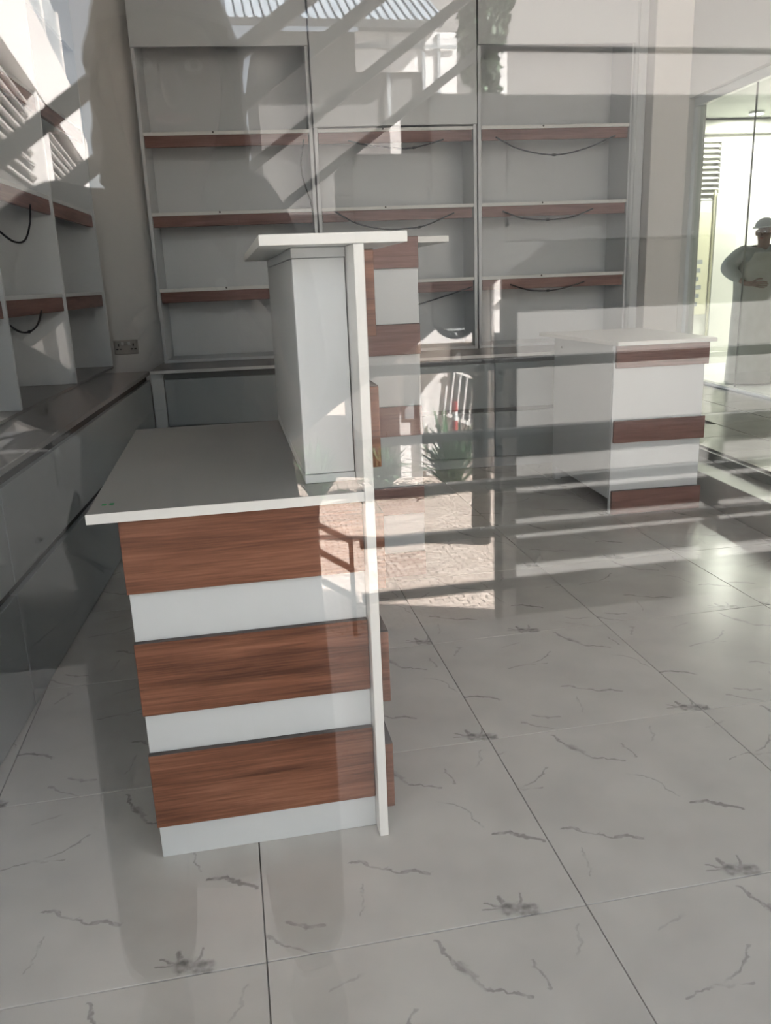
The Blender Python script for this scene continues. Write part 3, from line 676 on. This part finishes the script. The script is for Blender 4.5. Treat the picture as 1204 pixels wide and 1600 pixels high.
# the photographer, reflected in the shop window
ZV = -0.02
person('person', 'photographer in dark clothes with bushy black hair raising a phone, mirrored in the window', (-0.07, -0.40, ZV), 0, dict(
    pelvis=(0, 0.02, 0.86), waist=(0, 0.01, 1.0), chest=(0.0, 0.0, 1.16), neck=(0.015, 0.0, 1.325), head=(0.022, 0.02, 1.445), face=(0.1, 1, -0.1),
    sh_l=(-0.14, -0.01, 1.275), sh_r=(0.125, -0.01, 1.295), el_l=(-0.27, 0.10, 1.115), el_r=(0.15, 0.10, 1.06),
    wr_l=(-0.06, 0.295, 1.03), wr_r=(0.13, 0.295, 1.03), ha_l=(-0.027, 0.315, 1.085), ha_r=(0.11, 0.315, 1.085),
    palm_l=(0.4, 0.0, -0.25), palm_r=(-0.4, 0.0, -0.25), curl_l=(1, 0.2, 0), curl_r=(-1, 0.2, 0), shirt_w=0.165, sleeve=0.058,
    coat_rows=((0.08, 0.10, 0.09), (0.0, 0.15, 0.12), (-0.16, 0.145, 0.12), (-0.32, 0.165, 0.125), (-0.6, 0.175, 0.135), (-0.87, 0.185, 0.14)),
    hip_l=(-0.085, 0.03, 0.80), hip_r=(0.09, 0.03, 0.80), kn_l=(-0.105, 0.08, 0.45), kn_r=(0.115, 0.08, 0.45), an_l=(-0.12, 0.11, 0.085), an_r=(0.125, 0.11, 0.085)),
    'shirt_dark', 'trouser_dark', hair=(0.100, 0.11, 0.15), coat='shirt_dark')
ph = thing('phone', 'dark phone held up by the photographer', 'phone', (0, 0, CAM_H), 0)
ph.rotation_euler = (-PITCH, 0, 0)
bx('case', (-0.060, -0.016, -0.148), (0.014, -0.008, 0.014), 'phone_black', ph, 0.003)
MB().tube([(0, -0.0078, 0), (0, -0.006, 0)], 0.006, 14).build('lens_ring', 'aluminium', ph)

# ------------------------------------------------------------------ bright passage beyond the glazed side wall
struct('floor_passage', MB().box((3.67, 0.3, -0.15), (9.0, 10.6, 0.0)), 'corridor_floor', room=True, label='pale passage floor beyond the side glazing', cat='floor')
struct('ceiling_passage', MB().box((3.67, 0.3, 2.82), (9.0, 10.6, 2.95)), 'corridor_ceiling', room=True, label='grey-green passage ceiling beyond the side glazing', cat='ceiling')
struct('wall_passage', MB().box((3.4, 10.0, 0), (4.90, 10.2, 2.82)).box((5.275, 10.0, 0), (9.0, 10.2, 2.82)).box((4.90, 10.0, 0), (5.275, 10.2, 1.93)).box((4.90, 10.0, 2.58), (5.275, 10.2, 2.82)),
       'corridor_white', room=True, label='white far wall of the passage', cat='wall')
struct('wall_passage_right', MB().box((9.0, 0.3, 0), (9.2, 10.6, 2.82)), 'corridor_white', room=True, label='white side wall of the passage', cat='wall')
struct('trim_3', MB().box((4.7, 9.90, 2.66), (9.0, 9.999, 2.80)), 'corridor_white', room=True, bevel=0.004, label='white beam along the top of the passage wall', cat='trim')
struct('trim_4', MB().box((4.7, 9.90, 0), (9.0, 9.999, 0.14)), 'corridor_white', room=True, bevel=0.004, label='white kerb along the foot of the passage wall', cat='trim')
w3 = tag(thing('window_3', None, None, rp(4.9, 10.0, 1.93), -A_ROOM), 'louvred window in the passage wall', 'window', kind='structure')
MB().box((0.0, -0.01, 0), (0.02, 0.06, 0.65)).box((0.355, -0.01, 0), (0.375, 0.06, 0.65)).build('frame', 'corridor_white', w3, 0.002)
bx('backing', (0.0, 0.072, 0), (0.375, 0.082, 0.65), 'corridor_white', w3, 0)
for k in range(11):
    MB().bar((0.021, 0.03, 0.03 + k * 0.059), (0.354, 0.03, 0.03 + k * 0.059), 0.085, 0.006, up=(0, -0.6, 0.8)).build('louvre_slat', 'corridor_white', w3)
dr = tag(thing('door_1', None, None, rp(5.20, 9.998, 0.14), -A_ROOM), 'plain white door in the passage wall', 'door', kind='structure')
bx('leaf', (0.02, -0.05, 0.0), (0.30, -0.012, 1.86), 'corridor_white', dr, 0.003)
bx('frame', (0.0, -0.03, 0.0), (0.0195, -0.001, 1.9), 'corridor_cream', dr, 0.002)
bx('handle', (0.26, -0.075, 0.90), (0.285, -0.051, 1.0), 'aluminium', dr, 0.003)
cp = room_thing('wall_poster', 'pale yellow printed panel beside the passage door', 'poster', 4.90, 9.996, 0.6)
bx('board', (0.03, -0.02, 0.0), (0.28, 0.0, 1.2), 'corridor_cream', cp, 0.002)
for k in range(6): bx('print_block', (0.06, -0.0212, 0.10 + k * 0.10), (0.06 + 0.10 + 0.02 * (k % 3), -0.0203, 0.15 + k * 0.10), 'frosted_panel', cp, 0)
LAMPS = ((5.41, 9.55), (6.3, 9.35), (7.2, 9.0), (8.1, 9.35))  # first lamp is seen; the other three are added to brighten the passage
for i, (x, y) in enumerate(LAMPS):
    where = ('nearest the louvred window', 'second from the louvred window, added to brighten it', 'third from the louvred window, added to brighten it', 'farthest from the louvred window, added to brighten it')[i]
    t = room_thing('ceiling_light', 'round white downlight in the passage ceiling ' + where, 'ceiling light', x, y, 2.82, 'passage downlights')
    MB().tube([(0, 0, -0.025), (0, 0, -0.0005)], 0.085, 24).build('housing', 'white_metal', t)
    MB().tube([(0, 0, -0.030), (0, 0, -0.0255)], 0.07, 24).build('diffuser', 'lamp_glow', t)
    la = bpy.data.lights.new('downlight', 'AREA'); la.shape = 'DISK'; la.size = 0.22; la.energy = 26; la.color = (1.0, 0.98, 0.90)
    lo = bpy.data.objects.new('downlight', la); COL.objects.link(lo); lo.parent = t; lo.location = (0, 0, -0.034)
pp = rp(4.71, 8.0, 0.0)
person('person', 'person in grey cap and loose grey clothes standing behind the side glazing', pp, -A_ROOM + math.radians(0), dict(
    pelvis=(0, 0, 0.90), waist=(0, 0, 1.04), chest=(0, 0.0, 1.18), neck=(0, 0.0, 1.345), head=(-0.01, -0.02, 1.475), face=(-0.75, -0.6, -0.1),
    sh_l=(-0.20, 0, 1.31), sh_r=(0.20, 0, 1.31), el_l=(-0.365, 0.02, 1.14), el_r=(0.36, 0.02, 1.14), wr_l=(-0.235, -0.14, 0.99), wr_r=(0.23, -0.14, 0.99),
    ha_l=(-0.175, -0.19, 0.985), ha_r=(0.17, -0.19, 0.985), palm_l=(0, -0.3, 1), palm_r=(0, -0.3, 1), curl_l=(1, 0, -0.2), curl_r=(-1, 0, -0.2), shirt_w=0.26, sleeve=0.10,
    hip_l=(-0.13, 0, 0.84), hip_r=(0.13, 0, 0.84), kn_l=(-0.165, 0, 0.47), kn_r=(0.165, 0, 0.47), an_l=(-0.19, 0, 0.08), an_r=(0.19, 0, 0.08)),
    'shirt_grey', 'trouser_khaki', hat=True, coat='trouser_khaki')

# ------------------------------------------------------------------ outside the shop, behind the photographer (seen mirrored in the glass)
def vy(Y): return 2 * GLASS_Y - Y            # a depth read in the mirror image -> real y
struct('floor_veranda', MB().box((-4.0, vy(2.62), -0.30), (10.0, GLASS_Y - 0.0305, ZV)), 'veranda_tile', label='dark shaded veranda floor in front of the shop', cat='floor')
struct('ceiling_veranda_blocker', MB().box((-4.0, vy(1.48), 2.75), (10.0, GLASS_Y - 0.085, 2.85)), 'ceiling_paint', label='unseen veranda roof added over the shop front to cut daylight', cat='ceiling')  # unseen roof, put in and sized to hold off sky and sun
struct('ground_street', MB().box((-30, -40, -0.5), (40, vy(2.63), -0.30)), 'street_setts', label='sunlit street paved with small setts', cat='street')
# veranda railing below the stair
t = thing('veranda_railing', 'dark grey horizontal-bar railing along the veranda edge', 'railing', (0, vy(2.60), ZV))
for z, h in ((0.882, 0.035), (0.653, 0.030), (0.479, 0.034), (0.311, 0.032), (0.114, 0.030)):
    bx('rail', (0.38, -0.016, z - ZV - h / 2), (4.5, 0.016, z - ZV + h / 2), 'dark_metal', t, 0.002)
for x in (0.872, 2.0, 3.1, 4.2):
    bx('post', (x - 0.014, -0.0335, 0.0), (x + 0.014, -0.0165, 1.0), 'dark_metal', t, 0.002)
bx('post', (0.805, 0.017, 0.60), (0.82, 0.030, 0.92), 'dark_metal', t, 0.002)
# sloping handrail down to the street
t = thing('ramp_handrail', 'sloping handrail of three bars beside the veranda railing', 'handrail', (-0.09, vy(2.60), ZV))
for (x0, z0, x1, z1) in ((0.05, 0.565, 0.44, 0.325), (0.05, 0.49, 0.44, 0.225), (0.05, 0.385, 0.44, 0.125)):
    MB().bar((x0, 0, z0 - ZV), (x1, 0, z1 - ZV), 0.02, 0.018).build('rail', 'dark_metal', t)
bx('post', (0.432, -0.008, 0.0), (0.446, 0.008, 0.36), 'dark_metal', t, 0.001)
bx('post', (0.045, -0.008, 0.0), (0.059, 0.008, 0.60), 'dark_metal', t, 0.001)
# outside stair rising to the right
SL = 0.685
t = thing('outside_stair', 'dark outside stair with bar balustrade rising above the veranda', 'stair', (0, vy(2.60), 0))
zt = lambda x: 1.075 + SL * x
xb, xe = -1.52, 0.90
W0, W1 = -0.03, -0.45
MB().prism([(xb, -0.30), (xb, zt(xb) - 0.12), (xe, zt(xe) - 0.12), (xe, 1.26), (0.545 and (1.26 - 0.545) / SL, 1.26), ((-0.30 - 0.545) / SL, -0.30)], 'y', W1, W0 - 0.001).build('flight', 'stair_paint', t)
MB().prism([((-0.30 - 0.545) / SL + 0.01, -0.30), (0.0, -0.30), (0.0, 0.543)], 'y', W1, W0 - 0.001).build('base_wall', 'stair_paint', t)
nst = 10; run = (xe - xb) / nst
for k in range(nst):
    x0 = xb + k * run
    bx('step', (x0, W1, zt(x0) - 0.118), (x0 + run, W0, zt(x0) + run * SL), 'stair_paint', t, 0.003)
bx('landing', (xe + 0.001, W1, 1.26), (2.15, W0, 1.69), 'stair_paint', t, 0.004)
for c, h in ((1.920, 0.050), (1.725, 0.045), (1.587, 0.034), (1.413, 0.028), (1.245, 0.024)):
    xa = max(-1.55, (0.15 - c) / SL)
    MB().bar((xa, -0.016, c + SL * xa), (0.825, -0.016, c + 0.565), 0.028, h).build('stair_rail', 'dark_metal', t)
    MB().bar((0.825, -0.016, c + 0.565), (2.15, -0.016, c + 0.565), 0.028, h * 0.45).build('landing_rail', 'dark_metal', t)
for x in (-1.5, -0.95, 2.13):
    z0 = zt(min(x, 0.9)); bx('baluster', (x - 0.013, -0.029, z0), (x + 0.013, -0.0035, z0 + 0.92), 'dark_metal', t, 0.002)
bx('under_wall', (0.975, -0.30, -0.30), (2.15, -0.13, 1.259), 'under_wall', t, 0)
# small hanging sign under the stair
t = thing('hanging_sign', 'dark round-bottomed sign hanging under the outside stair', 'sign', (0.695, vy(2.50), 1.05))
pts = [(-0.075, 0.10)] + [(-0.075 * math.cos(a), -0.002 - 0.072 * math.sin(a)) for a in [math.pi * k / 16 for k in range(17)]] + [(0.075, 0.10)]
MB().prism(pts, 'y', -0.006, 0.006).build('plate', 'sign_black', t)
for k, (x, w_) in enumerate(((-0.026, .006), (-0.016, .008), (-0.005, .006), (0.004, .006), (0.013, .008), (0.023, .006))):
    bx('letter_mark', (x - w_ / 2, 0.0061, -0.048), (x + w_ / 2 - 0.001, 0.0068, -0.041), 'sign_white', t, 0)
bx('letter_mark', (-0.004, 0.0061, -0.062), (0.0, 0.0068, -0.053), 'sign_white', t, 0)
for x in (-0.05, 0.05): MB().tube([(x, 0, 0.10), (x, 0, 0.16)], 0.003, 6).build('hanger', 'dark_metal', t)

# white building on the left of the mirror image
p0, p1 = Vector((-1.1, vy(5.44), 0)), Vector((-1.37, vy(10.1), 0))
dirv = (p1 - p0).normalized(); ang = math.atan2(dirv.y, dirv.x)
t = thing('louvred_building', 'bright white building with louvred facade and deep fascia, left in the mirror image', 'building', (p0.x, p0.y, -0.30), ang)
# own frame: x runs along the facade away from the shop, +y is the street side
Z = lambda z: z + 0.30
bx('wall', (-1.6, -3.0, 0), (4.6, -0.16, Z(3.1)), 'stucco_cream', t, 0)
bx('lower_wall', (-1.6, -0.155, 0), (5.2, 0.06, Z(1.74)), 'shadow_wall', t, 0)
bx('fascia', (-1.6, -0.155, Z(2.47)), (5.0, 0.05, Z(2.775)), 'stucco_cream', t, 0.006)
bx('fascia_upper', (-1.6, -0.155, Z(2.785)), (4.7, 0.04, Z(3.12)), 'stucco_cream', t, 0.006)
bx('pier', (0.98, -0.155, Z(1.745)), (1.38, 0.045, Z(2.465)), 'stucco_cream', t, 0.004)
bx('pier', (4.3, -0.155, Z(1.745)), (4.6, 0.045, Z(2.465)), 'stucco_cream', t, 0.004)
for a, b in ((-1.55, 0.975), (1.385, 4.295)):
    bx('louvre_gap_shade', (a, -0.1595, Z(1.745)), (b, -0.12, Z(2.465)), 'shadow_wall', t, 0)  # dark sheet put behind the slats for the shade between them
    for k in range(9):
        MB().bar((a, -0.05, Z(1.79 + k * 0.078)), (b, -0.05, Z(1.79 + k * 0.078)), 0.075, 0.010, up=(0, 0.5, 0.87)).build('louvre_slat', 'stucco_cream', t)
for a, b in ((1.6, 3.3), (3.36, 4.8)):
    bx('balcony_panel', (a, -0.10, Z(3.13)), (b, -0.085, Z(3.95)), 'frosted_panel', t, 0)
for x in (1.57, 3.33, 4.83):
    bx('balcony_post', (x - 0.03, -0.115, Z(3.13)), (x + 0.03, -0.07, Z(4.0)), 'stucco_cream', t, 0.002)

# white house straight across
HY = vy(6.0)
t = thing('white_house', 'sunlit white house with columns across the street', 'building', (1.2, HY, -0.30))
bx('wall', (0.02, -3.0, 0), (0.60, 0.0, 2.5), 'stucco_white', t, 0)
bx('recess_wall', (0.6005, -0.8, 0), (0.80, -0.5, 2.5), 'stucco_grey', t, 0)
bx('column', (0.61, -0.10, 0), (0.705, 0.06, 2.5), 'stucco_white', t, 0.006)
bx('column', (0.725, -0.06, 0), (0.775, 0.09, 2.5), 'stucco_white', t, 0.006)
bx('column', (0.792, -0.06, 0), (0.865, 0.10, 1.27), 'stucco_white', t, 0.006)
bx('column_cap', (0.780, -0.08, 1.271), (0.877, 0.115, 1.30), 'stucco_white', t, 0.004)
bx('canopy', (0.02, 0.001, 1.02), (0.59, 0.40, 1.14), 'stucco_white', t, 0.006)
bx('door_frame', (0.17, 0.001, 0.05), (0.205, 0.03, 1.0), 'stucco_white', t, 0.002)
bx('dark_window', (0.06, 0.001, 0.45), (0.16, 0.012, 0.98), 'frosted_panel', t, 0)
bx('stair_opening', (0.42, 0.001, 0.42), (0.59, 0.010, 0.98), 'stucco_grey', t, 0)
for k in range(4):
    MB().bar((0.40 + k * 0.05, 0.03, 0.46 - k * 0.02), (0.44 + k * 0.05, 0.03, 0.78 - 0.02 * k), 0.012, 0.012).build('baluster', 'louvre_white', t)
MB().bar((0.42, 0.03, 0.80), (0.60, 0.03, 0.72), 0.014, 0.018).build('handrail', 'louvre_white', t)
MB().bar((0.38, 0.03, 0.47), (0.60, 0.03, 0.36), 0.014, 0.03).build('stringer', 'louvre_white', t)
# far building with sheet roof
t = thing('sheet_roof_building', 'far building with ribbed metal roof above the outside stair', 'building', (0.6, vy(10.5), -0.30))
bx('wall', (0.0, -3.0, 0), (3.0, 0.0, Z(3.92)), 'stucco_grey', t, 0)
bx('wall_panel', (1.15, 0.001, Z(3.50)), (1.95, 0.03, Z(3.92)), 'louvre_white', t, 0.004)
bx('wall_panel', (1.97, 0.001, Z(3.02)), (2.36, 0.03, Z(3.92)), 'louvre_white', t, 0.004)
bx('wall_panel', (2.86, 0.001, Z(3.05)), (2.98, 0.05, Z(3.72)), 'louvre_white', t, 0.004)
for x in (1.53, 1.955, 2.14): bx('window_mullion', (x - 0.02, 0.031, Z(3.03)), (x + 0.02, 0.05, Z(3.9)), 'frosted_panel', t, 0)
bx('window_transom', (1.15, 0.051, Z(3.74)), (2.36, 0.065, Z(3.78)), 'frosted_panel', t, 0)
rf = MB().prism([(0.15, Z(3.93)), (0.35, Z(3.96)), (-1.4, Z(4.95)), (-1.6, Z(4.92))], 'x', -0.3, 2.15).build('roof_sheet', 'roof_sheet', t)
for k in range(25):
    MB().bar((-0.28 + k * 0.1, 0.36, Z(3.965)), (-0.28 + k * 0.1, -1.40, Z(4.96)), 0.025, 0.02).build('roof_rib', 'roof_sheet', rf)
# plain pale block far behind
t = thing('pale_block', 'plain pale block far behind the street, right in the mirror image', 'building', (3.6, vy(15.0), -0.30))
bx('wall', (0.0, -6.0, 0.0), (14.0, 0.0, 9.0), 'stucco_pale', t, 0)
bx('cornice', (-0.2, -6.1, 9.001), (14.2, 0.25, 9.3), 'stucco_pale', t, 0.01)
for k in range(4):
    wf = bx('window', (1.5 + 3.0 * k, 0.001, 7.3), (2.5 + 3.0 * k, 0.06, 8.5), 'louvre_white', t, 0.004)
    bx('window_glass', (1.58 + 3.0 * k, 0.061, 7.38), (2.42 + 3.0 * k, 0.068, 8.42), 'window_dark', wf, 0)
# street tree
def leaf_cloud(mb, c, r, n, size, seed, squash=1.0):
    rnd = random.Random(seed)
    for _ in range(n):
        while True:
            p = Vector((rnd.uniform(-1, 1), rnd.uniform(-1, 1), rnd.uniform(-1, 1)))
            if p.length <= 1: break
        q = Vector(c) + Vector((p.x * r[0], p.y * r[1], p.z * r[2]))
        rot = Euler((rnd.uniform(0, 6.3), rnd.uniform(0, 6.3), rnd.uniform(0, 6.3))).to_matrix(); s = size * rnd.uniform(0.7, 1.3)
        mb.add([q + rot @ Vector(v) * s for v in ((-0.5, 0, 0), (0, -0.3, 0.06), (0.6, 0, 0), (0, 0.3, 0.06))], [(0, 1, 2, 3)])
t = thing('street_tree', 'dark slender tree standing behind the outside stair', 'tree', (1.325, vy(4.3), -0.30))
MB().tube([(0, 0, 0), (0.01, 0, 0.8), (0.0, 0.01, 1.6), (0.02, 0, 2.3), (0.03, 0, 2.9)], [0.055, 0.05, 0.045, 0.038, 0.02], 10).build('trunk', 'bark', t, smooth=True)
mb = MB()
for k in range(12):
    z = 2.22 + k * 0.12; leaf_cloud(mb, (0.02 + 0.015 * math.sin(k * 2), 0, z), (0.055 + 0.022 * k, 0.055 + 0.022 * k, 0.11), 200 + 40 * k, 0.055, k)
tag(mb.build('foliage', 'leaf', t), kind='stuff')
# planting at the foot of the house
for i, (x, Y, h, lab) in enumerate(((1.47, 5.45, 0.44, 'large spiky green plant at the foot of the white house'), (0.98, 5.5, 0.28, 'spiky green plant left of the large one by the white house'), (0.52, 5.5, 0.28, 'small spiky plant half hidden by the reception desk'))):
    t = thing('spiky_plant', lab, 'plant', (x, vy(Y), -0.30), 0, 'spiky plants by the white house')
    rnd = random.Random(40 + i); mb = MB()
    for k in range(170):
        a = rnd.uniform(0, 6.283); tilt = rnd.uniform(0.1, 1.15); ln = h * rnd.uniform(0.7, 1.25); wd = 0.022
        dx = Vector((math.cos(a), math.sin(a), 0)); sd = Vector((-dx.y, dx.x, 0))
        b0 = dx * rnd.uniform(0, 0.05) + Vector((0, 0, rnd.uniform(0.0, 0.18)))
        m1 = b0 + dx * ln * 0.45 * math.sin(tilt) + Vector((0, 0, ln * 0.55 * math.cos(tilt)))
        e1 = b0 + dx * ln * 0.8 * math.sin(tilt) + Vector((0, 0, ln * (0.95 * math.cos(tilt) - 0.18 * tilt)))
        mb.add([b0 - sd * wd * .5, b0 + sd * wd * .5, m1 + sd * wd * .6, m1 - sd * wd * .6, e1], [(0, 1, 2, 3), (3, 2, 4)])
    tag(mb.build('foliage', 'leaf', t), kind='stuff')
    MB().tube([(0, 0, 0), (0, 0, 0.2)], [0.03, 0.02], 8).build('stem', 'bark', t)
t = thing('marker_post', 'short red and white marker post by the plants', 'post', (1.62, vy(5.90), -0.30))
MB().tube([(0, 0, 0), (0, 0, 0.36)], 0.013, 10).build('pole', 'dark_metal', t)
for z0, z1, m_ in ((0.361, 0.43, 'red_paint'), (0.431, 0.50, 'sign_white'), (0.501, 0.57, 'red_paint')):
    MB().tube([(0, 0, z0), (0, 0, z1)], 0.022, 12).build('band', m_, t)
